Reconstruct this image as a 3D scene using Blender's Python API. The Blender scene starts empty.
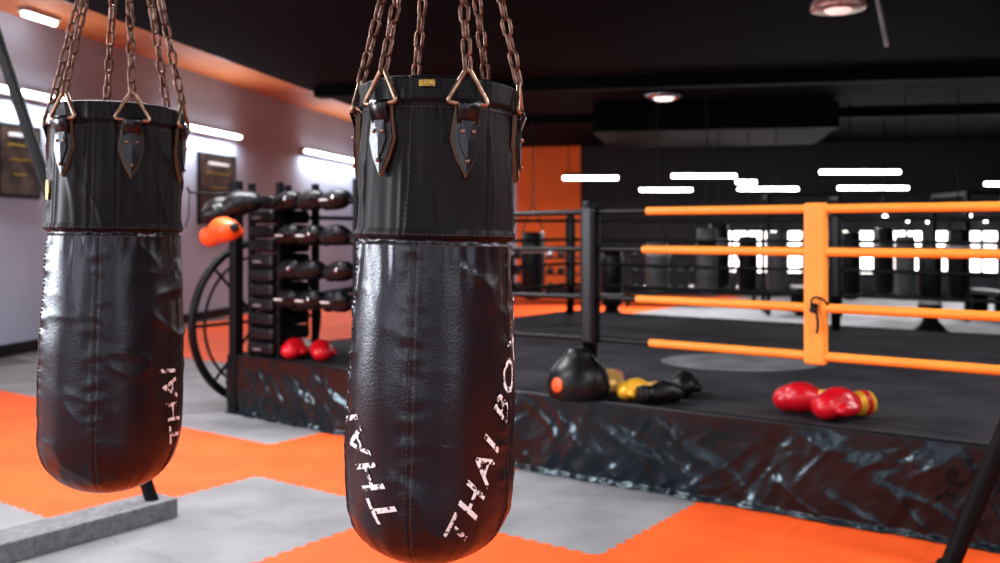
import bpy, bmesh, math, random
from mathutils import Vector, Matrix, noise
random.seed(4)
S = bpy.context.scene
C = bpy.context.collection
H = 1.5

# ------------------------------------------------------------------ materials
def mat(name, col, rough=.5, metal=0., bump=0., bscale=50., var=0., vscale=5., emit=0., coat=0., col2=None, spec=.5, det=4, bdist=.02, tint=None, dist=0.):
    m = bpy.data.materials.new(name); m.use_nodes = True
    nt = m.node_tree; N = nt.nodes; L = nt.links
    b = N['Principled BSDF']
    b.inputs['Base Color'].default_value = (*col, 1)
    b.inputs['Roughness'].default_value = rough
    b.inputs['Metallic'].default_value = metal
    b.inputs['Specular IOR Level'].default_value = spec
    if tint: b.inputs['Specular Tint'].default_value = (*tint,1)
    if coat: b.inputs['Coat Weight'].default_value = coat; b.inputs['Coat Roughness'].default_value = .25
    tc = N.new('ShaderNodeTexCoord')
    if var or col2:
        n = N.new('ShaderNodeTexNoise'); n.inputs['Scale'].default_value = vscale; n.inputs['Detail'].default_value = 6
        L.new(tc.outputs['Object'], n.inputs['Vector'])
        r = N.new('ShaderNodeValToRGB'); L.new(n.outputs['Fac'], r.inputs['Fac'])
        r.color_ramp.elements[0].position = .35; r.color_ramp.elements[1].position = .65
        c2 = col2 if col2 else tuple(min(1, c*(1+var)) for c in col)
        c1 = col if col2 else tuple(c*(1-var) for c in col)
        r.color_ramp.elements[0].color = (*c1, 1); r.color_ramp.elements[1].color = (*c2, 1)
        L.new(r.outputs['Color'], b.inputs['Base Color'])
    if bump:
        n2 = N.new('ShaderNodeTexNoise'); n2.inputs['Scale'].default_value = bscale; n2.inputs['Detail'].default_value = det
        n2.inputs['Distortion'].default_value = dist
        L.new(tc.outputs['Object'], n2.inputs['Vector'])
        bp = N.new('ShaderNodeBump'); bp.inputs['Strength'].default_value = bump; bp.inputs['Distance'].default_value = bdist
        L.new(n2.outputs['Fac'], bp.inputs['Height']); L.new(bp.outputs['Normal'], b.inputs['Normal'])
    if emit:
        b.inputs['Emission Color'].default_value = (*col, 1); b.inputs['Emission Strength'].default_value = emit
    return m

M = {}
M['leather'] = mat('bag_leather', (.010,.008,.012), .29, bump=.28, bscale=170, bdist=.0025, var=.2, vscale=9, spec=.58, tint=(.88,.92,1))
M['fabric'] = mat('bag_canvas', (.006,.005,.007), .5, bump=.4, bscale=420, bdist=.002, spec=.25)
M['strap'] = mat('strap_leather', (.010,.009,.011), .28, bump=.2, bscale=200, bdist=.003)
M['edge'] = mat('strap_edge', (.18,.10,.06), .6)
M['rust'] = mat('rusty_chain_steel', (.26,.15,.115), .42, .75, bump=.4, bscale=150, bdist=.003, col2=(.10,.05,.036), vscale=60)
M['ring'] = mat('brass_ring', (.52,.38,.27), .35, .8, col2=(.26,.16,.11), vscale=40)
M['gold'] = mat('gold_label', (.6,.42,.08), .4, .3, col2=(.05,.04,.02), vscale=90)
M['thread'] = mat('stitch_thread', (.085,.06,.055), .7)
M['print'] = mat('white_print', (.82,.81,.82), .55, col2=(.02,.018,.02), vscale=80)
r = [n for n in M['print'].node_tree.nodes if n.type=='VALTORGB'][0]
r.color_ramp.elements[0].position=.51; r.color_ramp.elements[1].position=.57
M['orange_mat'] = mat('orange_foam', (.76,.105,.018), .65, bump=.25, bscale=260, bdist=.004, var=.10, vscale=3, spec=.3)
M['grey_mat'] = mat('grey_foam', (.225,.222,.232), .65, bump=.25, bscale=260, bdist=.004, var=.14, vscale=3, spec=.3)
M['sub'] = mat('concrete_subfloor', (.10,.09,.09), .8, var=.2)
M['wall'] = mat('grey_lavender_plaster', (.40,.45,.56), .8, bump=.1, bscale=60, var=.06, vscale=1)
M['darkwall'] = mat('charcoal_wall', (.014,.014,.020), .7, var=.2)
M['orange_wall'] = mat('orange_wall', (.75,.15,.02), .7, var=.08, vscale=1)
M['soffit'] = mat('orange_soffit', (.50,.17,.06), .6, var=.08, vscale=1)
M['black_ceiling'] = mat('black_ceiling', (.005,.005,.008), .8, var=.3, vscale=.7, spec=.1)
M['beamblk'] = mat('black_beam', (.003,.003,.004), .7, spec=.1)
M['vinyl'] = mat('black_vinyl', (.005,.009,.012), .22, bump=.35, bscale=9, bdist=.02, det=6, spec=.55, tint=(.76,.92,1), dist=.4)
M['padvinyl'] = mat('pad_vinyl', (.006,.006,.008), .38, spec=.35)
M['canvas'] = mat('ring_canvas', (.020,.018,.023), .85, bump=.3, bscale=60, bdist=.006, col2=(.040,.036,.042), vscale=2.5, spec=.2)
M['canvas_logo'] = mat('canvas_print', (.13,.13,.14), .75, var=.3, vscale=4)
M['rope'] = mat('orange_rope_sleeve', (.86,.31,.045), .5, bump=.15, bscale=40, bdist=.004, var=.06)
M['blackrope'] = mat('black_rope_sleeve', (.007,.007,.009), .45, spec=.35)
M['blk'] = mat('black_plastic', (.006,.006,.008), .42, spec=.35)
M['blkmetal'] = mat('black_steel', (.005,.005,.007), .5, .0, spec=.22)
M['legsteel'] = mat('matte_black_steel', (.004,.004,.005), .6, .0, spec=.15)
M['grey_beam'] = mat('worn_grey_rubber', (.17,.17,.18), .8, bump=.5, bscale=90, bdist=.01, var=.2, vscale=30)
M['red'] = mat('red_leather', (.52,.008,.02), .3)
M['yellow'] = mat('yellow_leather', (.78,.42,.04), .35, .25)
M['goldglove'] = mat('gold_glove_leather', (.70,.42,.14), .3, .4)
M['orange_l'] = mat('orange_leather', (.70,.10,.015), .42)
M['white'] = mat('white_label', (.6,.6,.6), .5)
M['chrome'] = mat('chrome', (.45,.45,.47), .25, 1.)
M['greybag'] = mat('grey_bag', (.13,.13,.14), .5, var=.3)
M['tube'] = mat('fluorescent_tube', (1,.97,.93), .5, emit=9.)
M['tubewall'] = mat('wall_tube', (1,.97,.95), .5, emit=8.)
M['win'] = mat('window_daylight', (.95,.9,.86), .5, emit=4.)
M['heat'] = mat('lamp_dome', (.50,.20,.17), .3, .5, col2=(.85,.7,.66), vscale=14)
M['poster'] = mat('poster_print', (.012,.010,.012), .35, col2=(.10,.065,.05), vscale=5)

# ------------------------------------------------------------------ helpers
def grp(name, loc=(0,0,0), rz=0., rot=None):
    e = bpy.data.objects.new(name, None); e.empty_display_size=.1
    C.objects.link(e); e.location = loc
    e.rotation_euler = rot if rot else (0,0,rz)
    return e
def finish(name, me, mats, parent=None, smooth=False, loc=(0,0,0), rot=(0,0,0)):
    if not isinstance(mats,(list,tuple)): mats=[mats]
    for m in mats: me.materials.append(m)
    if smooth:
        for p in me.polygons: p.use_smooth=True
    o = bpy.data.objects.new(name, me); C.objects.link(o)
    o.location=loc; o.rotation_euler=rot
    if parent: o.parent=parent
    return o
def box(name, c, s, m, parent=None, rot=(0,0,0), bev=0.):
    bm=bmesh.new(); bmesh.ops.create_cube(bm,size=1)
    bmesh.ops.scale(bm,vec=s,verts=bm.verts)
    if bev: bmesh.ops.bevel(bm,geom=bm.edges[:],offset=bev,segments=3,affect='EDGES',profile=.5)
    me=bpy.data.meshes.new(name); bm.to_mesh(me); bm.free()
    return finish(name,me,m,parent,False,c,rot)
def lathe(name, prof, m, parent=None, seg=40, loc=(0,0,0), rot=(0,0,0), fn=None, matfn=None, smooth=True):
    V=[];F=[];MI=[]
    n=len(prof)
    for i,(r,z) in enumerate(prof):
        for k in range(seg):
            a=2*math.pi*k/seg
            rr=r
            if fn: rr=fn(r,z,a)
            V.append((rr*math.sin(a),-rr*math.cos(a),z))
    for i in range(n-1):
        for k in range(seg):
            k2=(k+1)%seg
            F.append((i*seg+k,i*seg+k2,(i+1)*seg+k2,(i+1)*seg+k))
            MI.append(matfn((prof[i][1]+prof[i+1][1])/2, i) if matfn else 0)
    F.append(tuple(range(seg))[::-1]); MI.append(0)
    F.append(tuple((n-1)*seg+k for k in range(seg))); MI.append(MI[-2] if matfn else 0)
    me=bpy.data.meshes.new(name); me.from_pydata(V,[],F)
    for p,i in zip(me.polygons,MI): p.material_index=i
    return finish(name,me,m,parent,smooth,loc,rot)
def tube(name, pts, rad, m, parent=None, closed=False, seg=8, smooth_path=False):
    cu=bpy.data.curves.new(name,'CURVE'); cu.dimensions='3D'
    sp=cu.splines.new('NURBS' if smooth_path else 'POLY'); sp.points.add(len(pts)-1)
    for p,q in zip(sp.points,pts): p.co=(*q,1)
    sp.use_cyclic_u=closed
    if smooth_path: sp.use_endpoint_u=not closed; sp.order_u=3
    cu.bevel_depth=rad; cu.bevel_resolution=max(1,seg//4); cu.use_fill_caps=True; cu.resolution_u=6
    cu.materials.append(m)
    o=bpy.data.objects.new(name,cu); C.objects.link(o)
    dg=bpy.context.evaluated_depsgraph_get()
    me=bpy.data.meshes.new_from_object(o.evaluated_get(dg))
    bpy.data.objects.remove(o)
    o=bpy.data.objects.new(name,me); C.objects.link(o)
    for p in me.polygons: p.use_smooth=True
    if parent: o.parent=parent
    return o
def tube_bm(V,F,pts,rad,seg=6,closed=True):
    n=len(pts); base=len(V)
    P=[Vector(p) for p in pts]
    cen=sum(P,Vector())/n
    for i in range(n):
        t=(P[(i+1)%n]-P[i-1]).normalized() if closed else (P[min(i+1,n-1)]-P[max(i-1,0)]).normalized()
        x=(P[i]-cen); x=(x-t*x.dot(t))
        if x.length<1e-6: x=t.orthogonal()
        x.normalize(); y=t.cross(x)
        for k in range(seg):
            a=2*math.pi*k/seg
            V.append(P[i]+x*math.cos(a)*rad+y*math.sin(a)*rad)
    for i in range(n if closed else n-1):
        j=(i+1)%n
        for k in range(seg):
            k2=(k+1)%seg
            F.append((base+i*seg+k,base+i*seg+k2,base+j*seg+k2,base+j*seg+k))
def chain(name, p0, p1, parent, link=.050, w=.029, wire=.0047, m=None):
    p0=Vector(p0);p1=Vector(p1); d=(p1-p0); L=d.length; d.normalize()
    pitch=link-2*wire*1.15; n=max(1,int(L/pitch)); pitch=L/n
    s1=d.orthogonal().normalized(); s2=d.cross(s1)
    V=[];F=[]
    for i in range(n):
        c=p0+d*(pitch*(i+.5)); tw=math.radians(20*math.sin(i*.5))
        s = s1 if i%2==0 else s2
        s = Matrix.Rotation(tw,3,d)@s
        pts=[]; hl=link/2-w/2
        for k in range(12):
            a=2*math.pi*k/12
            pts.append(c+s*math.cos(a)*(w/2-wire)+d*(math.sin(a)*(w/2-wire)+ (hl if math.sin(a)>=0 else -hl)))
        tube_bm(V,F,pts,wire,6)
    me=bpy.data.meshes.new(name); me.from_pydata(V,[],F)
    return finish(name,me,m or M['rust'],parent,True)

# ------------------------------------------------------------------ punching bag
BAGH=1.10
def prof_r(z):
    R=.195
    if z<.20:
        t=max(0,1-z/.20); return R*max(0.0,(1-t**2.5))**(1/2.25)
    if z<.40: return R
    if z<.74:
        t=(z-.40)/.34; t=t*t*(3-2*t); return R+( .180-R)*t
    return .180+(.172-.180)*(z-.74)/.36
LOWSEAM=[math.radians(a) for a in (-13,62,137,212,285)]
UPSEAM=[math.radians(a) for a in (-62,-22,0,38,98,158,218,258)]
def adiff(a,b): return (a-b+math.pi)%(2*math.pi)-math.pi
def make_bag(name, loc, rz, straps, seed, lean=(0,0), DZ=-.020):
    g=grp(name,loc,rot=(lean[0],lean[1],rz))
    nz=210
    zs=[0.20*(1-math.cos(math.pi/2*i/34)) for i in range(34)]+[.20+(BAGH-.20)*i/(nz-34) for i in range(nz-34+1)]
    zs=sorted(zs)
    prof=[(max(prof_r(z),.0005),z) for z in zs]
    topz=BAGH
    prof+= [(.1705,topz+.004),(.165,topz+.006),(.158,topz+.002),(.152,topz-.012),(.10,topz-.018),(.01,topz-.018)]
    off=Vector((seed*7.3,seed*3.1,0))
    def fn(r,z,a):
        if r<.1712 and z>1.0 and z!=BAGH: return r
        p=Vector((math.sin(a)*.19,-math.cos(a)*.19,z))
        fade=min(1,z/.06)
        d=0
        d+=.0055*noise.noise(p*5+off)*fade
        d+=.0018*noise.noise(Vector((p.x*14,p.y*14,p.z*9))+off)*fade
        if z<.745:
            for s in LOWSEAM:
                x=adiff(a,s)*.195
                d-=.0038*math.exp(-(x/.004)**2)*fade
                d+=.0022*math.exp(-((abs(x)-.009)/.004)**2)*fade
                d+=.0042*math.exp(-(x/.030)**2)*noise.noise(Vector((x*18,z*38,s*5))+off)*fade
            w=math.exp(-((.745-z)/.08)**2)
            d+=.0070*w*noise.noise(Vector((math.sin(a)*7,math.cos(a)*7,z*5))+off)
            q=noise.noise(Vector((p.x*5+z*4,p.y*5,z*8))+off*2)
            d+=.0060*((1-min(1,abs(q)*4))**2)*fade*max(0,noise.noise(p*3+off)+.40)
            if z<.13: d+=.0028*math.sin(a*22+3*noise.noise(p*9))*(1-z/.13)*fade*.6
        else:
            d+=.0025
            for s in UPSEAM:
                x=adiff(a,s)*.185
                d-=.0036*math.exp(-(x/.004)**2)
                d+=.0020*math.exp(-((abs(x)-.009)/.004)**2)
            d+=.0070*noise.noise(Vector((math.sin(a)*6,math.cos(a)*6,z*2.5))+off)
            q=noise.noise(Vector((p.x*10,p.y*10,z*5+p.x*14))+off*3)
            d+=.0050*((1-min(1,abs(q)*5))**2)
            if z>1.045: d+=.0040
            if abs(z-1.045)<.006: d-=.003
        if abs(z-.745)<.0065: d-=.0060
        if .752<z<.764: d+=.0036
        return r+d
    lathe('body',prof,[M['leather'],M['fabric']],g,256,fn=fn,matfn=lambda z,i:0 if z<.745 else 1)
    for zz in (.757,.734,1.036):
        V=[];F=[]
        n=110
        for k in range(n):
            a0=2*math.pi*k/n; a1=2*math.pi*(k+.62)/n
            pts=[]
            for a in (a0,(a0+a1)/2,a1):
                rr=fn(prof_r(zz),zz,a)+.0006
                pts.append((rr*math.sin(a),-rr*math.cos(a),zz))
            tube_bm(V,F,pts,.0014,4,False)
        me=bpy.data.meshes.new('st'); me.from_pydata(V,[],F); finish('stitching',me,M['thread'],g)
    V=[];F=[]
    for s in LOWSEAM:
        for sg in (-.0065,.0065):
            k=0.05
            while k<.72:
                pts=[]
                for zz in (k,k+.0035,k+.007):
                    a=s+sg/.195; rr=fn(prof_r(zz),zz,a)+.0004
                    pts.append((rr*math.sin(a),-rr*math.cos(a),zz))
                tube_bm(V,F,pts,.0009,4,False); k+=.0115
    for s in UPSEAM[1:6:2]:
        k=.775
        while k<1.03:
            pts=[]
            for zz in (k,k+.0035,k+.007):
                a=s+.008/.185; rr=fn(prof_r(zz),zz,a)+.0004
                pts.append((rr*math.sin(a),-rr*math.cos(a),zz))
            tube_bm(V,F,pts,.0009,4,False); k+=.0115
    me=bpy.data.meshes.new('st2'); me.from_pydata(V,[],F); finish('seam_stitching',me,M['thread'],g)
    apex=Vector((0,0,BAGH+.83))
    for j,deg in enumerate(straps):
        a0=math.radians(deg)
        def surf(u,z,o):
            a=a0+u/.180; rr=.1815+o
            return Vector((rr*math.sin(a),-rr*math.cos(a),z+DZ))
        def shield(nm,scale,o,m,thick):
            out=[(-.024,.095),(.024,.095),(.029,.055),(.034,.020),(.020,-.024),(0,-.062),(-.020,-.024),(-.034,.020),(-.029,.055)]
            zc=.975
            V=[];F=[]
            n=len(out)
            for (u,z) in out: V.append(surf(u*scale,zc+(z-.02)*scale+.02,o+thick))
            for (u,z) in out: V.append(surf(u*scale,zc+(z-.02)*scale+.02,o-.006))
            V.append(surf(0,zc+.02,o+thick+.002))
            for i in range(n):
                F.append((i,(i+1)%n,2*n)); F.append((i,n+i,n+(i+1)%n,(i+1)%n))
            me=bpy.data.meshes.new(nm); me.from_pydata(V,[],F); return finish(nm,me,m,g)
        shield('strap_edge',1.0,.004,M['edge'],.0035)
        shield('strap_patch',.94,.0062,M['strap'],.0045)
        shield('strap_inner',.55,.010,M['leather'],.0045)
        V=[];F=[]
        loop=[(0.007,1.03),(.015,1.055),(.020,1.068),(.016,1.080),(.006,1.080),(.002,1.06)]
        for (o,z) in loop:
            for u in (-.022,0,.022): V.append(surf(u,z,o+.005))
        nl=len(loop)
        for i in range(nl-1):
            for k in range(2): F.append((i*3+k,i*3+k+1,(i+1)*3+k+1,(i+1)*3+k))
        me=bpy.data.meshes.new('loop'); me.from_pydata(V,[],F); o=finish('strap_loop',me,M['strap'],g,True)
        sm=o.modifiers.new('s','SOLIDIFY'); sm.thickness=.003
        for (u,z) in ((-.012,1.012),(.012,1.012),(0,.948)):
            c=surf(u,z,.0155)
            bm=bmesh.new(); bmesh.ops.create_uvsphere(bm,u_segments=10,v_segments=6,radius=.0050)
            me=bpy.data.meshes.new('rivet'); bm.to_mesh(me); bm.free()
            finish('rivet',me,M['ring'],g,True,c)
        pts=[]
        tri=[(-.046,1.073),(.046,1.073),(0.0,1.156)]
        cr=.014
        T=[Vector((u,z)) for u,z in tri]
        for i in range(3):
            A_,B_,Cc=T[i-1],T[i],T[(i+1)%3]
            d1=(A_-B_).normalized(); d2=(Cc-B_).normalized()
            s=B_+d1*cr; e=B_+d2*cr
            for t in (0,.33,.66,1):
                q=s*(1-t)**2+B_*2*t*(1-t)+e*t*t
                pts.append(q)
        P3=[surf(q.x*1.0,q.y,.016-(q.y-1.073)*.14) for q in pts]
        V=[];F=[]; tube_bm(V,F,P3,.0054,8)
        me=bpy.data.meshes.new('ring'); me.from_pydata(V,[],F); finish('triangle_ring',me,M['ring'],g,True)
        st=surf(0,1.142,.006)
        chain('chain',st,apex,g)
    me=bpy.data.meshes.new('sw'); V=[];F=[]
    tube_bm(V,F,[apex+Vector((.03*math.cos(t),0,.03*math.sin(t)+.02)) for t in [i*math.pi/8 for i in range(16)]],.006,8)
    me.from_pydata(V,[],F); finish('swivel_ring',me,M['rust'],g,True)
    chain('hanger_chain',apex+Vector((0,0,.04)),apex+Vector((0,0,.19)),g)
    return g,fn
def wrap_text(g,fn,body,size,u0,z0,ang,shear=.28,bold=.010,nm='print',sx=1.15):
    cu=bpy.data.curves.new('t','FONT'); cu.body=body; cu.size=size; cu.shear=shear; cu.offset=bold*size; cu.space_character=1.18
    o=bpy.data.objects.new('t',cu); C.objects.link(o)
    dg=bpy.context.evaluated_depsgraph_get()
    me=bpy.data.meshes.new_from_object(o.evaluated_get(dg)); bpy.data.objects.remove(o)
    bm=bmesh.new(); bm.from_mesh(me)
    bmesh.ops.triangulate(bm,faces=bm.faces[:])
    for _ in range(6):
        es=[e for e in bm.edges if e.calc_length()>.006]
        if not es: break
        bmesh.ops.subdivide_edges(bm,edges=es,cuts=1); bmesh.ops.triangulate(bm,faces=bm.faces[:])
    ca,sa=math.cos(ang),math.sin(ang)
    for v in bm.verts:
        x,y=v.co.x*sx,v.co.y
        u=u0+x*ca-y*sa; z=z0+x*sa+y*ca
        z=max(z,.01)
        a=u/.195; rr=fn(prof_r(z),z,a)+.0018
        v.co=Vector((rr*math.sin(a),-rr*math.cos(a),z))
    me2=bpy.data.meshes.new(nm); bm.to_mesh(me2); bm.free()
    me2.materials.clear()
    return finish(nm,me2,M['print'],g,True)

g1,f1=make_bag('punching_bag',(-.169,2.2,.741),math.atan2(.16,2.2),(-41,19,79,139,199,259),1.0,lean=(-.01,.025),DZ=-.030)
wrap_text(g1,f1,'THAI BOXING',.083,.078,.070,math.radians(66))
wrap_text(g1,f1,'THAI',.090,-.055,.140,math.radians(122))
g1.scale=(1,1,.987)
g2,f2=make_bag('punching_bag',(-1.130,2.75,.748),math.atan2(1.125,2.75),(-47,11,68,130,190,250),2.7,lean=(-.01,.020))
wrap_text(g2,f2,'THAI',.080,.240,.14,math.radians(104))
def tag(g,deg,z,w,h):
    a0=math.radians(deg); V=[];F=[]
    for i in range(7):
        for k in range(2):
            a=a0+(i/6-.5)*w/.19; zz=z+(k-.5)*h; rr=.189
            V.append((rr*math.sin(a),-rr*math.cos(a),zz))
    for i in range(6): F.append((i*2,i*2+2,i*2+3,i*2+1))
    me=bpy.data.meshes.new('tag'); me.from_pydata(V,[],F); o=finish('label_tag',me,M['gold'],g)
    s=o.modifiers.new('s','SOLIDIFY'); s.thickness=.003
tag(g1,-8,1.085,.035,.014); tag(g2,-72,.86,.03,.055)

# ------------------------------------------------------------------ bag stand
bs=grp('bag_stand_frame')
rv=Vector((.805,-.593,0)); nv=Vector((.593,.805,0))
RZ=math.atan2(-.593,.805)
tube('slanted_leg',[(-1.80,4.93,.08),(-2.97,5.45,2.86)],.034,M['legsteel'],bs,seg=16)
tube('main_beam',[(-2.97,5.45,2.86),(-1.15,1.0,2.86)],.045,M['legsteel'],bs,seg=16)
bz=.74+BAGH+.83+.17+.04
tube('cross_beam',[(-2.30,3.40,bz),(1.40,1.28,bz)],.04,M['legsteel'],bs,seg=16)
tube('side_beam',[(1.40,1.28,bz),(3.05,4.0,2.86)],.045,M['legsteel'],bs,seg=16)
tube('right_leg',[(1.95,4.13,0.03),(3.05,4.0,2.86)],.040,M['legsteel'],bs,seg=16)
tube('right_leg_b',[(3.05,4.0,2.86),(4.1,2.3,.03)],.040,M['legsteel'],bs,seg=16)
lathe('foot_plate',[(.10,0.003),(.10,.018),(.06,.03),(.045,.06)],M['legsteel'],bs,24,(1.95,4.13,0))
tube('rear_leg',[(-1.15,1.0,2.86),(-1.5,-.6,.03)],.04,M['legsteel'],bs,seg=16)
c=Vector((-1.72,4.93,.05))-nv*1.0-rv*.10
box('base_beam',(c.x,c.y,.05),(.22,2.1,.10),M['grey_beam'],bs,rot=(0,0,RZ),bev=.008)

# ------------------------------------------------------------------ room
TH=-math.radians(11.3)
av=Vector((math.cos(TH),math.sin(TH),0)); bv=Vector((-math.sin(TH),math.cos(TH),0))
def rp(a,b,z=0):
    p=av*a+bv*b; return (p.x,p.y,z)
def rbox(name,a0,a1,b0,b1,z0,z1,m,parent=None):
    return box(name,rp((a0+a1)/2,(b0+b1)/2,(z0+z1)/2),(a1-a0,b1-b0,z1-z0),m,parent,(0,0,TH))
AL,AR,B0,B1=-7.98,12.,-4.,22.6
fl=grp('floor')
rbox('subfloor',AL,AR,B0,B1,-.1,-.002,M['sub'],fl)
def tile_col(i,j):
    if i in (0,1):
        if j in (0,1): return 1
    if i in (-1,-2):
        return 1 if j in (2,3) else 0
    if 1<=i<=4: return 1 if j>=5 else 0
    if i>=5 and j<10: return 1
    if i in (-3,-4): return 1 if 2<=j<=5 else 0
    if i<-4: return ((i//2)+(j//2))%2
    return 0
s=.6; C0=Vector((.451,4.37,0)); wv=Vector((-.805,.593,0))
V=[];F=[];MI=[]
for i in range(-15,34):
    for j in range(-24,26):
        cc=C0+nv*(i+.5)*s+wv*(j+.5)*s
        a=cc.x*.981-cc.y*.196; b=cc.x*.196+cc.y*.981
        if a<AL+.4 or a>11.6 or b<-3.6 or b>22.2: continue
        far=cc.y>9.5 or cc.y<2.5
        ns=14 if far else 56
        g=.0018
        pts=[]
        def P(u,v): return C0+nv*u*s+wv*v*s
        def ew(t): return 0 if far else .011*math.tanh(3*math.sin(2*math.pi*t*7))/s*abs(math.sin(math.pi*t))**.2
        for k in range(ns): t=k/ns; pts.append(P(i+t,j+g+ew(t)))
        for k in range(ns): t=k/ns; pts.append(P(i+1-g+ew(t),j+t))
        for k in range(ns): t=1-k/ns; pts.append(P(i+t,j+1-g+ew(t)))
        for k in range(ns): t=1-k/ns; pts.append(P(i+g+ew(t),j+t))
        base=len(V); V+=[(p.x,p.y,0.0) for p in pts]
        F.append(tuple(range(base,base+len(pts)))); MI.append(tile_col(i,j))
me=bpy.data.meshes.new('tiles'); me.from_pydata(V,[],F)
for p,i in zip(me.polygons,MI): p.material_index=i
bm=bmesh.new(); bm.from_mesh(me); bm.normal_update()
for f in bm.faces:
    if f.normal.z<0: f.normal_flip()
bm.to_mesh(me); bm.free()
finish('foam_tiles',me,[M['orange_mat'],M['grey_mat']],fl,loc=(0,0,.001))

rbox('wall_left',AL-.15,AL,B0,B1,0,4.2,M['wall'])
rbox('wall_right',AR,AR+.15,B0,B1,0,4.2,M['darkwall'])
rbox('wall_front',AL,AR,B0-.15,B0,0,4.2,M['wall'])
wb=grp('wall_back')
rbox('lavender_section',AL,-4.1,B1,B1+.15,0,4.2,M['wall'],wb)
rbox('orange_section',-4.1,-2.55,B1-.04,B1+.15,0,4.2,M['orange_wall'],wb)
rbox('dark_section',-2.55,AR,B1,B1+.15,0,4.2,M['darkwall'],wb)
ce=grp('ceiling')
DE=-5.35
rbox('lower_black_ceiling',DE,AR,B0,B1,3.5,3.7,M['black_ceiling'],ce)
rbox('fascia',DE,DE+.1,B0,B1,3.7,4.2,M['black_ceiling'],ce)
rbox('orange_soffit',AL,DE,B0,B1,4.09,4.2,M['soffit'],ce)
for k,b in enumerate((12.5,16.5)):
    rbox('ceiling_beam_%d'%k,DE+.2,AR,b,b+.25,3.36,3.5,M['beamblk'],ce)
rbox('duct_2',3.6,7.4,9,12,2.95,3.45,M['beamblk'],ce)
rbox('duct_3',-1.5,2.2,15,18,3.05,3.45,M['beamblk'],ce)
rbox('baseboard_left',AL,AL+.03,B0,B1,0,.14,M['blk'])
rbox('baseboard_back',-7.9,AR,B1-.07,B1-.045,0,.14,M['blk'])
for b in (9.5,13,16.5,20):
    rbox('ceiling_vent',-6.9,-6.5,b,b+.4,4.07,4.09,M['white'])
def area(name,loc,size,power,rot=(0,0,0),col=(.97,.98,1)):
    l=bpy.data.lights.new(name,'AREA'); l.shape='RECTANGLE'; l.size=size[0]; l.size_y=size[1]; l.energy=power; l.color=col
    o=bpy.data.objects.new(name,l); C.objects.link(o); o.location=loc; o.rotation_euler=rot
    return o
for (b0,b1) in ((9.6,10.9),(13.15,15.7),(18.6,21.9)):
    f=grp('fluorescent_lamp',rp(AL+.1,(b0+b1)/2,3.15),TH)
    box('housing',(-.04,0,0),(.08,b1-b0,.10),M['white'],f)
    lathe('tube',[(.03,-(b1-b0)/2+.03),(.03,(b1-b0)/2-.03)],M['tubewall'],f,12,(.04,0,0),(math.pi/2,0,0))
    l=area('lamp_glow',(.09,0,.02),(.08,b1-b0),6*(b1-b0),(0,math.radians(-115),0),(.92,.96,1)); l.parent=f
    l=area('lamp_glow_down',(.09,0,-.02),(.08,b1-b0),18*(b1-b0),(0,math.radians(-20),0),(.90,.95,1)); l.parent=f
f=grp('fluorescent_lamp',rp(AL+.4,10.0,4.03),TH)
box('housing',(0,0,.03),(.14,.6,.05),M['white'],f)
lathe('tube',[(.03,-.28),(.03,.28)],M['tubewall'],f,12,(0,0,-.02),(math.pi/2,0,0))

for q_,(x0,x1,y,d) in enumerate(((563,618,178,17.5),(640,692,190,20),(672,736,176,17),(738,798,189,19.5),(820,900,172,16.6),(838,908,188,18.5),(985,1050,184,18),(736,756,182,19))):
    z=H+(230-y)*d/950; xa=(x0-500)/950*d; xb=(x1-500)/950*d; w=xb-xa
    f=grp('pendant_tube_lamp',((xa+xb)/2,d,z))
    lathe('tube',[(.035,-w/2),(.035,w/2)],M['tube'],f,10,(0,0,0),(0,math.pi/2,0))
    box('housing',(0,0,.07),(w,.10,.05),M['blk'],f)
    for sx in (-.4,.4): box('rod',(w*sx,0,(3.5-z)/2+.04),(.012,.012,3.5-z-.1),M['blk'],f)
    if q_ in (0,2,4,6):
        l=area('lamp_glow',(0,0,-.045),(w,.05),85); l.parent=f
f=grp('dome_lamp',((838-500)/950*7.6,7.6,3.26))
lathe('shade',[(.21,0),(.215,.02),(.20,.07),(.15,.13),(.06,.165),(.04,.24),(.01,.24)],M['heat'],f,32)
lathe('bulb',[(.01,-.035),(.09,-.02),(.12,.015),(.10,.04)],mat('bulb_warm',(1,.66,.60),.4,emit=.7),f,24)
for (px,py,rad,em) in ((664,92,.27,1.2),(728,146,.30,.0)):
    d=2.0*950/(230-py)
    if d>21: d=21
    x=(px-500)/950*d
    f=grp('ceiling_downlight',(x,d,3.5))
    lathe('rim',[(rad,0),(rad,-.07),(rad*.85,-.10),(rad*.7,-.05),(rad*.4,-.03),(.01,-.03)],M['chrome'],f,32)
    if em: lathe('bulb',[(.01,-.13),(.12,-.12),(.16,-.07),(.10,-.02)],mat('bulb_%d'%px,(1,.9,.88),.4,emit=em),f,20)
cb=grp('ceiling_conduit')
tube('pipe',[(2.72,7.0,3.5),(2.80,7.0,3.1),(2.85,7.0,2.85)],.018,M['greybag'],cb)
for (b0,b1,z0,z1) in ((9.75,10.5,1.89,2.77),(14.4,15.7,1.60,2.80)):
    f=grp('framed_poster',rp(AL+.03,(b0+b1)/2,(z0+z1)/2),TH)
    w=b1-b0;h=z1-z0
    box('frame',(-.01,0,0),(.04,w,h),M['blk'],f); box('print',(.014,0,0),(.006,w-.08,h-.08),M['poster'],f)
    box('title',(.019,0,h*.36),(.004,w*.55,.05),M['white'],f)
    for k in range(3): box('lettering',(.019,0,h*(.22-.2*k)),(.004,w*(.6-.14*k),.025),M['gold'],f)
k=0
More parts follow.
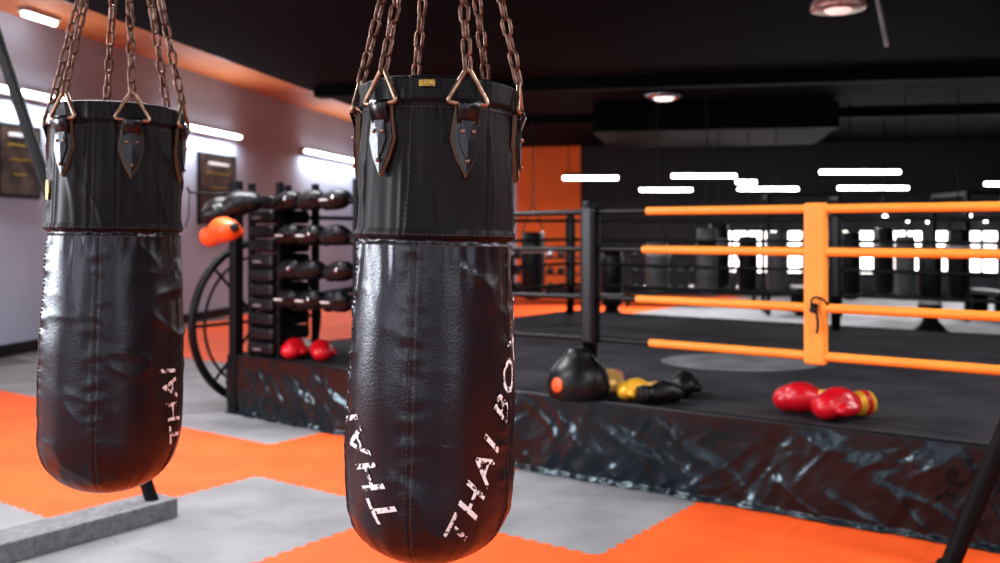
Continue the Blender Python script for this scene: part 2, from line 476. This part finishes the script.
for a in [0.6+1.55*i for i in range(7)]:
    k+=1
    f=grp('window_%d'%k,rp(a+.7,B1-.03,1.0),TH)
    box('glass',(0,0,0),(1.35,.02,.98),M['win'],f)
    for xx in (-.68,-.34,0,.34,.68): box('mullion',(xx,-.03,0),(.06,.05,1.04),M['blk'],f)
    for zz in (-.50,.12,.50): box('rail',(0,-.03,zz),(1.4,.05,.06),M['blk'],f)
f=grp('wall_spotlights',rp(0,B1-.1,0),TH)
for i in range(16):
    bm=bmesh.new(); bmesh.ops.create_uvsphere(bm,u_segments=8,v_segments=6,radius=random.uniform(.02,.045))
    me=bpy.data.meshes.new('sp'); bm.to_mesh(me); bm.free()
    finish('spot',me,M['tube'],f,True,(3.0+i*.58+random.uniform(-.2,.2),0,1.68+random.uniform(-.05,.18)))

# ------------------------------------------------------------------ boxing ring
A=Vector((.553,5.84,0)); B=Vector((-2.04,7.75,0))
ring=grp('boxing_ring')
PT=.477
e0=Vector((-2.22,7.80,0)); e1=Vector((.05,6.03,0)); e2=e1+Vector((.818,-.575,0))*6.5
back=5.3
poly=[e0,e1,e2,e2+nv*back,e0+nv*back]
V=[(p.x,p.y,PT) for p in poly]+[(p.x,p.y,PT-.06) for p in poly]
n=5
F=[tuple(range(n))[::-1],tuple(range(n,2*n))]+[(i,(i+1)%n,n+(i+1)%n,n+i) for i in range(n)]
me=bpy.data.meshes.new('deck'); me.from_pydata(V,[],F)
bm=bmesh.new(); bm.from_mesh(me); bmesh.ops.recalc_face_normals(bm,faces=bm.faces[:]); bm.to_mesh(me); bm.free()
finish('canvas_deck',me,M['canvas'],ring)
def skirt(p,q,nm,sd):
    L=(q-p).length; d=(q-p).normalized(); out=Vector((d.y,-d.x,0))
    nx=int(L/.014); nzz=40; V=[];F=[]
    for i in range(nx+1):
        for k in range(nzz+1):
            x=i/nx*L; z=k/nzz*PT
            f=1-z/PT
            w=min(1,f*4)
            wx=.18*noise.noise(Vector((x*2.1,z*3,sd+20))); wz=.12*noise.noise(Vector((x*3.1,z*3,sd+31)))
            dd=.020+.030*noise.noise(Vector((x*1.6,z*1.2,sd)))*w
            dd+=.018*noise.noise(Vector(((x+wx)*5+z*2,(z+wz)*2.2,sd+3)))*w
            dd+=.010*noise.noise(Vector(((x+wx)*11-z*5,(z+wz)*4,sd+9)))*w
            dd+=.0035*noise.noise(Vector(((x+wx)*24+z*10,(z+wz)*9,sd+14)))*w
            q1=noise.noise(Vector(((x+wx)*4.0+z*4,(z+wz)*2,sd+40)));dd+=.010*math.exp(-(q1/.12)**2)*w
            q2=noise.noise(Vector(((x+wx)*8-z*6,(z+wz)*4,sd+50)));dd+=.004*math.exp(-(q2/.12)**2)*w
            if z<.02: dd+=.015
            P=p+d*x+out*dd
            V.append((P.x,P.y,max(.004,z+.004)))
    for i in range(nx):
        for k in range(nzz):
            b=i*(nzz+1)+k; F.append((b,b+nzz+1,b+nzz+2,b+1))
    me=bpy.data.meshes.new(nm); me.from_pydata(V,[],F); return finish(nm,me,M['vinyl'],ring,True)
skirt(e0,e1,'skirt_front_a',1.); skirt(e1,e2,'skirt_front_b',1.); skirt(e0+nv*back,e0,'skirt_side',5.)
skirt(e2,e2+nv*back,'skirt_side_b',8.); skirt(e2+nv*back,e0+nv*back,'skirt_back',8.)
tube('edge_piping',[(e0.x,e0.y,PT),(e1.x,e1.y,PT),(e2.x,e2.y,PT)],.016,M['padvinyl'],ring)
cp=Vector((1.85,7.35,0))
V=[(cp.x+.60*math.cos(t),cp.y+.50*math.sin(t),PT+.003) for t in [i*math.pi/24 for i in range(48)]]
me=bpy.data.meshes.new('print'); me.from_pydata(V,[],[tuple(range(48))]); finish('canvas_logo',me,M['canvas_logo'],ring)
ZR=(1.612,1.385,1.09,.835)
E=A+rv*5.6
def rope(p,q,z,m,nm,r=.026,sag=0.012):
    n=14
    tube(nm,[tuple(p.lerp(q,t/n)+Vector((0,0,z-sag*4*(t/n)*(1-t/n)))) for t in range(n+1)],r,m,ring,seg=12)
pxs=(647,643,637,650)
for z,px in zip(ZR,pxs):
    k=(px-500)/950
    t=(k*A.y-A.x)/(rv.x-k*rv.y)
    q=A+rv*t
    rope(q,E,z,M['rope'],'orange_rope',.025,0)
    rope(A,q,z,M['blackrope'],'black_rope',.017,0)
    rope(B+rv*1.25,A,z,M['blackrope'],'black_rope',.017,.01)
BK=A+nv*4.9; EK=E+nv*4.9; BB=B+nv*4.9
for z in ZR:
    rope(BK,EK,z,M['blackrope'],'back_rope',.020,.01)
    rope(BB,BK,z,M['blackrope'],'back_rope',.020,.01); rope(E,EK,z,M['rope'],'side_rope',.027,0)
    rope(B,BB,z,M['blackrope'],'side_rope',.018,.01)
def spacer(px,m,w=.118):
    k=(px-500)/950; t=(k*A.y-A.x)/(rv.x-k*rv.y); q=A+rv*t
    z0,z1=.79,1.645
    box('rope_spacer',(q.x,q.y,(z0+z1)/2),(w,.058,z1-z0),m,ring,(0,0,RZ),bev=.015)
    return q
q=spacer(816,M['rope']); spacer(1290,M['rope'])
tq=q-nv*.036
box('knot',(tq.x,tq.y,1.09),(.035,.03,.05),M['blk'],ring,(0,.3,RZ),bev=.008)
tube('knot_tail',[(tq.x,tq.y-.02,1.09),(tq.x+.02,tq.y-.03,1.02),(tq.x+.005,tq.y-.03,.96)],.007,M['blk'],ring,smooth_path=True)
tube('tie_line',[(q.x-.04,q.y-.05,1.10),(q.x-.05,q.y-.05,1.16),(q.x+.05,q.y-.05,1.13),(q.x+.05,q.y-.05,1.08)],.006,M['blk'],ring,smooth_path=True)
for p,top in ((A,1.68),(E,1.7),(BK,1.7),(EK,1.7),(BB,1.7)):
    lathe('corner_post',[(.045,PT),(.045,top-.02),(.04,top),(.01,top+.004)],M['blkmetal'],ring,24,(p.x,p.y,0))
    box('corner_pad',(p.x,p.y-.02,(.80+top)/2-.02),(.10,.10,top-.84),M['padvinyl'],ring,(0,0,RZ),bev=.025)
cxb=A+Vector((-.075,-.06,0))
lathe('corner_cushion',[(.15,PT+.004),(.178,PT+.02),(.192,PT+.07),(.186,PT+.13),(.165,PT+.18),(.135,PT+.215),(.105,PT+.24),(.085,PT+.27),(.07,PT+.30),(.05,PT+.31)],M['padvinyl'],ring,40,(cxb.x,cxb.y,0))
lathe('cushion_badge',[(.045,0),(.045,.006),(.035,.010),(.01,.012)],M['orange_l'],ring,24,(cxb.x-.135,cxb.y-.128,PT+.10),(math.radians(85),0,math.radians(-48)))

# ------------------------------------------------------------------ gloves
def blob(parts,nm,m,parent,vox=.007):
    bm=bmesh.new()
    for (c,s,r) in parts:
        mt=Matrix.Translation(c)@Matrix.Rotation(r[2],4,'Z')@Matrix.Rotation(r[1],4,'Y')@Matrix.Rotation(r[0],4,'X')@Matrix.Diagonal((*s,1))
        bmesh.ops.create_uvsphere(bm,u_segments=20,v_segments=12,radius=1,matrix=mt)
    me=bpy.data.meshes.new(nm); bm.to_mesh(me); bm.free()
    o=finish(nm,me,m,parent,True)
    r=o.modifiers.new('r','REMESH'); r.mode='VOXEL'; r.voxel_size=vox; r.use_smooth_shade=True
    s=o.modifiers.new('s','SMOOTH'); s.iterations=5; s.factor=.6
    return o
def glove(name,loc,rz,m,mc,sc=1.,rot=None,side=1,parent=None):
    g=grp(name,loc,rot=rot if rot else (0,0,rz)); g.scale=(sc,sc,sc)
    blob([((0,0,.068),(.090,.072,.066),(0,0,0)),((.055,0,.058),(.065,.066,.056),(0,.3,0)),((-.05,0,.06),(.06,.060,.054),(0,0,0)),
          ((.01,.068*side,.05),(.055,.026,.028),(0,0,.25*side)),((-.03,.060*side,.05),(.04,.025,.028),(0,0,.5*side))],'fist',m,g)
    lathe('cuff',[(.044,-.05),(.050,-.045),(.053,0),(.048,.05),(.03,.055)],mc,g,24,(-.115,0,.058),(0,math.pi/2,0))
    lathe('cuff_band',[(.0545,-.012),(.0555,0),(.0545,.012)],mc if mc not in (M['yellow'],) else M['red'],g,24,(-.125,0,.058),(0,math.pi/2,0))
    return g
def onring(px,py):
    d=(H-PT)*950/(py-230); return ((px-500)/950*d,d,PT+.004)
x,y,z=onring(609,394); glove('boxing_glove',(x,y,z),math.radians(250),M['goldglove'],M['yellow'],1.15)
x,y,z=onring(636,401); glove('boxing_glove',(x,y,z),math.radians(-175),M['yellow'],M['goldglove'],1.0)
x,y,z=onring(664,404); glove('boxing_glove',(x,y,z),math.radians(15),M['blk'],M['blk'],1.0)
x,y,z=onring(680,396); glove('boxing_glove',(x+.03,y,z),math.radians(250),M['blk'],M['blk'],1.15)
x,y,z=onring(803,415); glove('boxing_glove',(x-.0,y+.04,z),math.radians(150),M['red'],M['yellow'],1.3,side=-1)
x,y,z=onring(838,420); glove('boxing_glove',(x,y,z),math.radians(200),M['red'],M['yellow'],1.3)
x,y,z=onring(295,359); glove('boxing_glove',(x,y,z),math.radians(-105),M['red'],M['white'],1.25)
x,y,z=onring(321,361); glove('boxing_glove',(x,y,z),math.radians(-75),M['red'],M['white'],1.25)

# ------------------------------------------------------------------ equipment rack with gear
Lr=1.2
rk=grp('equipment_rack',(B.x,B.y,0),RZ)
def rb(nm,x0,x1,y0,y1,z0,z1,m,bev=0): return box(nm,((x0+x1)/2,(y0+y1)/2,(z0+z1)/2),(x1-x0,y1-y0,z1-z0),m,rk,bev=bev)
box('front_post',(-.10,-.06,.955),(.085,.085,1.89),M['blkmetal'],rk,bev=.01)
tube('hook',[(-.10,-.09,1.80),(-.12,-.24,1.79),(-.22,-.42,1.80),(-.22,-.44,1.84)],.010,M['blkmetal'],rk)
tube('glove_lace',[(-.22,-.42,1.80),(-.20,-.44,1.62),(-.23,-.45,1.52)],.006,M['blk'],rk)
for xx in (.0,.34,Lr):
    for yy in (.02,.40): rb('upright',xx-.022,xx+.022,yy-.022,yy+.022,PT,1.88,M['blkmetal'])
for zz in (1.73,1.46,1.19,.96):
    for yy in (.02,.40): rb('shelf_bar',0,Lr,yy-.018,yy+.018,zz-.02,zz+.02,M['blkmetal'])
    rb('shelf',.0,Lr,.02,.40,zz-.008,zz+.004,M['blk'])
zz=.50
i=0
while zz<1.78:
    h=.105; rb('kick_pad',.03+random.uniform(-.02,.02),.33,-.05,.36,zz,zz+h,M['padvinyl'],.03)
    if i%3==0: rb('pad_label',.10,.20,-.056,-.048,zz+.035,zz+.055,M['greybag'])
    zz+=h+.012; i+=1
for zz in (1.73,1.46,1.19,.96):
    for kx in range(3):
        cx=.47+.27*kx+random.uniform(-.03,.03); hz=zz+.0
        g_=blob([((0,0,0),(.150,.090,.080),(0,random.uniform(-.15,.15),0)),((.06,-.03,.02),(.08,.065,.06),(0,0,0)),((-.08,-.02,-.02),(.06,.065,.065),(0,0,0))],'head_guard',M['blk'],rk,.012)
        g_.location=(cx,.02,hz)
        lathe('guard_buckle',[(.016,-.004),(.018,.004),(.010,.007)],M['chrome'] if (kx+int(zz*100))%2 else M['blk'],rk,12,(cx+.06,-.085,hz+.01),(math.pi/2,0,0))
        if random.random()<.5: rb('guard_strap',cx-.08,cx+.01,-.090,-.080,hz-.010,hz+.004,M['white'])
def hangglove(px,py,d,m,mc,sc,rot):
    return glove('boxing_glove',((px-500)/950*d,d,H+(230-py)*d/950),0,m,mc,sc,rot=rot)
g_=hangglove(224,243,7.25,M['orange_l'],M['orange_l'],1.5,(0,math.radians(-10),math.radians(-45)))
lathe('badge',[(.030,0),(.030,.004),(.01,.006)],M['blk'],g_,5,(.118,0,.062),(0,math.radians(85),0))
hangglove(244,216,7.36,M['blk'],M['blk'],1.5,(0,math.radians(-20),math.radians(10)))
hangglove(224,218,7.42,M['blk'],M['blk'],1.3,(0,math.radians(30),math.radians(190)))

# ------------------------------------------------------------------ spoked wheel
wc=Vector((-2.09,8.24,.715))
wh=grp('spoked_wheel',wc,math.atan2(nv.y,nv.x))
tube('rim',[(.68*math.cos(t),0,.68*math.sin(t)) for t in [i*math.pi/32 for i in range(64)]],.034,M['blkmetal'],wh,True,12)
tube('inner_rim',[(.56*math.cos(t),0,.56*math.sin(t)) for t in [i*math.pi/32 for i in range(64)]],.012,M['blkmetal'],wh,True,8)
for i in range(8):
    t=i*math.pi/4; tube('spoke',[(.07*math.cos(t),0,.07*math.sin(t)),(.67*math.cos(t),0,.67*math.sin(t))],.013,M['blkmetal'],wh)
lathe('hub',[(.08,-.05),(.08,.05)],M['blkmetal'],wh,20,(0,0,0),(math.pi/2,0,0))

# ------------------------------------------------------------------ distant gym gear
def far_bag(px,ytop,ybot,d,rad,m,band):
    x=(px-500)/950*d; zt=H+(230-ytop)*d/950; zb=H+(230-ybot)*d/950
    g=grp('hanging_bag',(x,d,0)); h=zt-zb
    lathe('body',[(rad*.3,zb),(rad*.8,zb+.03),(rad,zb+.10),(rad,zb+h*.7),(rad*.95,zt-.02),(rad*.9,zt)],m,g,24)
    lathe('band',[(rad*1.02,zb+h*.7),(rad*1.02,zb+h*.78)],band,g,24)
    for sx in (-1,1): tube('strap',[(sx*rad*.9,0,zt),(0,0,zt+.5)],.01,M['blkmetal'],g)
    tube('chain',[(0,0,zt+.5),(0,0,3.5)],.01,M['blkmetal'],g)
far_bag(657,240,292,14,.17,M['greybag'],M['white'])
far_bag(707,228,294,13,.14,M['greybag'],M['blk'])
far_bag(719,224,290,15,.16,M['blk'],M['white'])
far_bag(748,236,296,15,.15,M['blk'],M['greybag'])
far_bag(776,232,292,14,.14,M['greybag'],M['blk'])
far_bag(533,232,300,16,.2,M['blk'],M['white'])
far_bag(850,232,300,15,.16,M['blk'],M['greybag'])
far_bag(884,228,296,15.8,.16,M['blk'],M['greybag'])
far_bag(905,236,300,14,.14,M['greybag'],M['blk'])
far_bag(958,230,300,13.5,.14,M['blk'],M['white'])
def standbag(px,d,rad,h):
    x=(px-500)/950*d; g=grp('freestanding_bag',(x,d,0))
    lathe('base',[(rad*1.7,0),(rad*1.8,.06),(rad*1.6,.22),(rad*.8,.34),(rad*.5,.42)],M['blk'],g,28)
    lathe('body',[(rad*.6,.40),(rad,.46),(rad,h-.08),(rad*.85,h),(.01,h+.01)],M['padvinyl'],g,28)
    lathe('band',[(rad*1.02,h*.45),(rad*1.02,h*.5)],M['white'],g,28)
standbag(930,12,.14,1.25); standbag(612,13.5,.15,1.2)
def dumbbell_rack(px,d,w=2.2,ang=0.):
    x=(px-500)/950*d; g=grp('dumbbell_rack',(x,d,0),ang)
    for sx in (-1,1):
        box('leg',(sx*w/2,0,.5),(.06,.45,1.0),M['blkmetal'],g)
    for zz in (.3,.62,.94):
        box('tray',(0,0,zz),(w,.34,.03),M['blkmetal'],g)
        n=int(w/.22)
        for i in range(n):
            cx=-w/2+.14+i*.22
            for sy in (-.09,.09): lathe('dumbbell_head',[(.03,-.035),(.062,-.03),(.062,.03),(.03,.035)],M['chrome'] if (i+int(zz*10))%4==0 else M['blk'],g,12,(cx,sy,zz+.08),(math.pi/2,0,0))
            lathe('handle',[(.014,-.08),(.014,.08)],M['chrome'],g,8,(cx,0,zz+.08),(math.pi/2,0,0))
dumbbell_rack(690,18.5,2.4,TH); dumbbell_rack(560,19,2.0,TH)
def power_rack(px,d,ang):
    x=(px-500)/950*d; g=grp('squat_rack',(x,d,0),ang)
    for sx in (-.6,.6):
        for sy in (-.6,.6): box('upright',(sx,sy,1.05),(.07,.07,2.1),M['blkmetal'],g)
        for zz in (.05,2.1): box('side_beam',(sx,0,zz),(.07,1.25,.07),M['blkmetal'],g)
    box('pull_up_bar',(0,-.6,2.1),(1.2,.06,.06),M['blkmetal'],g)
    lathe('barbell',[(.014,-1.05),(.014,1.05)],M['chrome'],g,10,(0,-.66,1.15),(0,math.pi/2,0))
    for sx in (-.85,.85): lathe('plate',[(.02,-.05),(.22,-.045),(.22,.045),(.02,.05)],M['blk'],g,28,(sx,-.66,1.15),(0,math.pi/2,0))
    box('bench_pad',(0,-.2,.45),(.3,1.1,.08),M['padvinyl'],g,bev=.02)
    for sy in (-.6,.2): box('bench_leg',(0,sy,.21),(.28,.06,.42),M['blkmetal'],g)
power_rack(985,16.2,TH+.2); power_rack(800,17.2,TH)
g=grp('dumbbell',rp(-7.3,10.4,.092),.5)
for sx in (-.14,.14): lathe('head',[(.04,-.05),(.09,-.045),(.09,.045),(.04,.05)],M['blk'],g,16,(sx,0,0),(0,math.pi/2,0))
lathe('handle',[(.018,-.12),(.018,.12)],M['chrome'],g,10,(0,0,0),(0,math.pi/2,0))

# ------------------------------------------------------------------ lights
def fill_panel(a,b,power,L=2.4,w=.3):  # added ceiling panel kept out of view, only there to light the scene
    f=grp('ceiling_light_panel',rp(a,b,3.44),TH)
    box('housing',(0,0,.03),(L+.08,w+.08,.05),M['blk'],f)
    l=area('panel_lamp',(0,0,-.01),(L,w),power); l.parent=f
for (a,b,p) in ((-3.2,-.8,60),(.8,-1.2,45),(3.8,.6,95),(-3.3,3.6,120),(-3.2,6.9,160),(2.6,3.4,90),(4.5,6.0,120),(8,6,90)):
    fill_panel(a,b,p)
for (k,a,w,p) in ((8,-5.0,3.2,60),(9,-.5,3.6,22),(10,5,3.2,60)):  # added windows behind the camera, invented to carry soft fill lights
    f=grp('window_%d'%k,rp(a,B0+.04,2.1),TH)
    box('frame_top',(0,0,.85),(w,.08,.08),M['blk'],f); box('frame_bottom',(0,0,-.85),(w,.08,.08),M['blk'],f)
    for sx in (-.5,-.17,.17,.5): box('mullion',(w*sx,0,0),(.07,.08,1.7),M['blk'],f)
    l=area('daylight',(0,.05,0),(w,1.6),p,(math.radians(90),0,0),(.93,.96,1)); l.parent=f
f=grp('window_11',rp(AL+.04,1.5,2.2),TH)  # added unseen side window, put in to light the bags from the left
for zz in (-.8,.8): box('frame_rail',(0,0,zz),(.08,4.,.08),M['blk'],f)
for sy in (-2,-.7,.7,2): box('mullion',(0,sy,0),(.08,.07,1.6),M['blk'],f)
l=area('daylight',(.05,0,0),(1.5,4.),360,(0,math.radians(-90),0),(.90,.94,1)); l.parent=f

w=bpy.data.worlds.new('w'); S.world=w; w.use_nodes=True
w.node_tree.nodes['Background'].inputs[0].default_value=(.5,.52,.6,1); w.node_tree.nodes['Background'].inputs[1].default_value=.05

cd=bpy.data.cameras.new('cam'); cam=bpy.data.objects.new('camera',cd); C.objects.link(cam)
cam.location=(0,0,H); cam.rotation_euler=(math.pi/2,0,0)
cd.sensor_width=36; cd.lens=34.2; cd.shift_y=-.0515
cd.dof.use_dof=True; cd.dof.focus_distance=2.05; cd.dof.aperture_fstop=3.2
S.camera=cam
S.view_settings.view_transform='Standard'
try: S.view_settings.look='Medium High Contrast'
except Exception as ex: print('look failed',ex); S.view_settings.look='None'
S.view_settings.exposure=.3
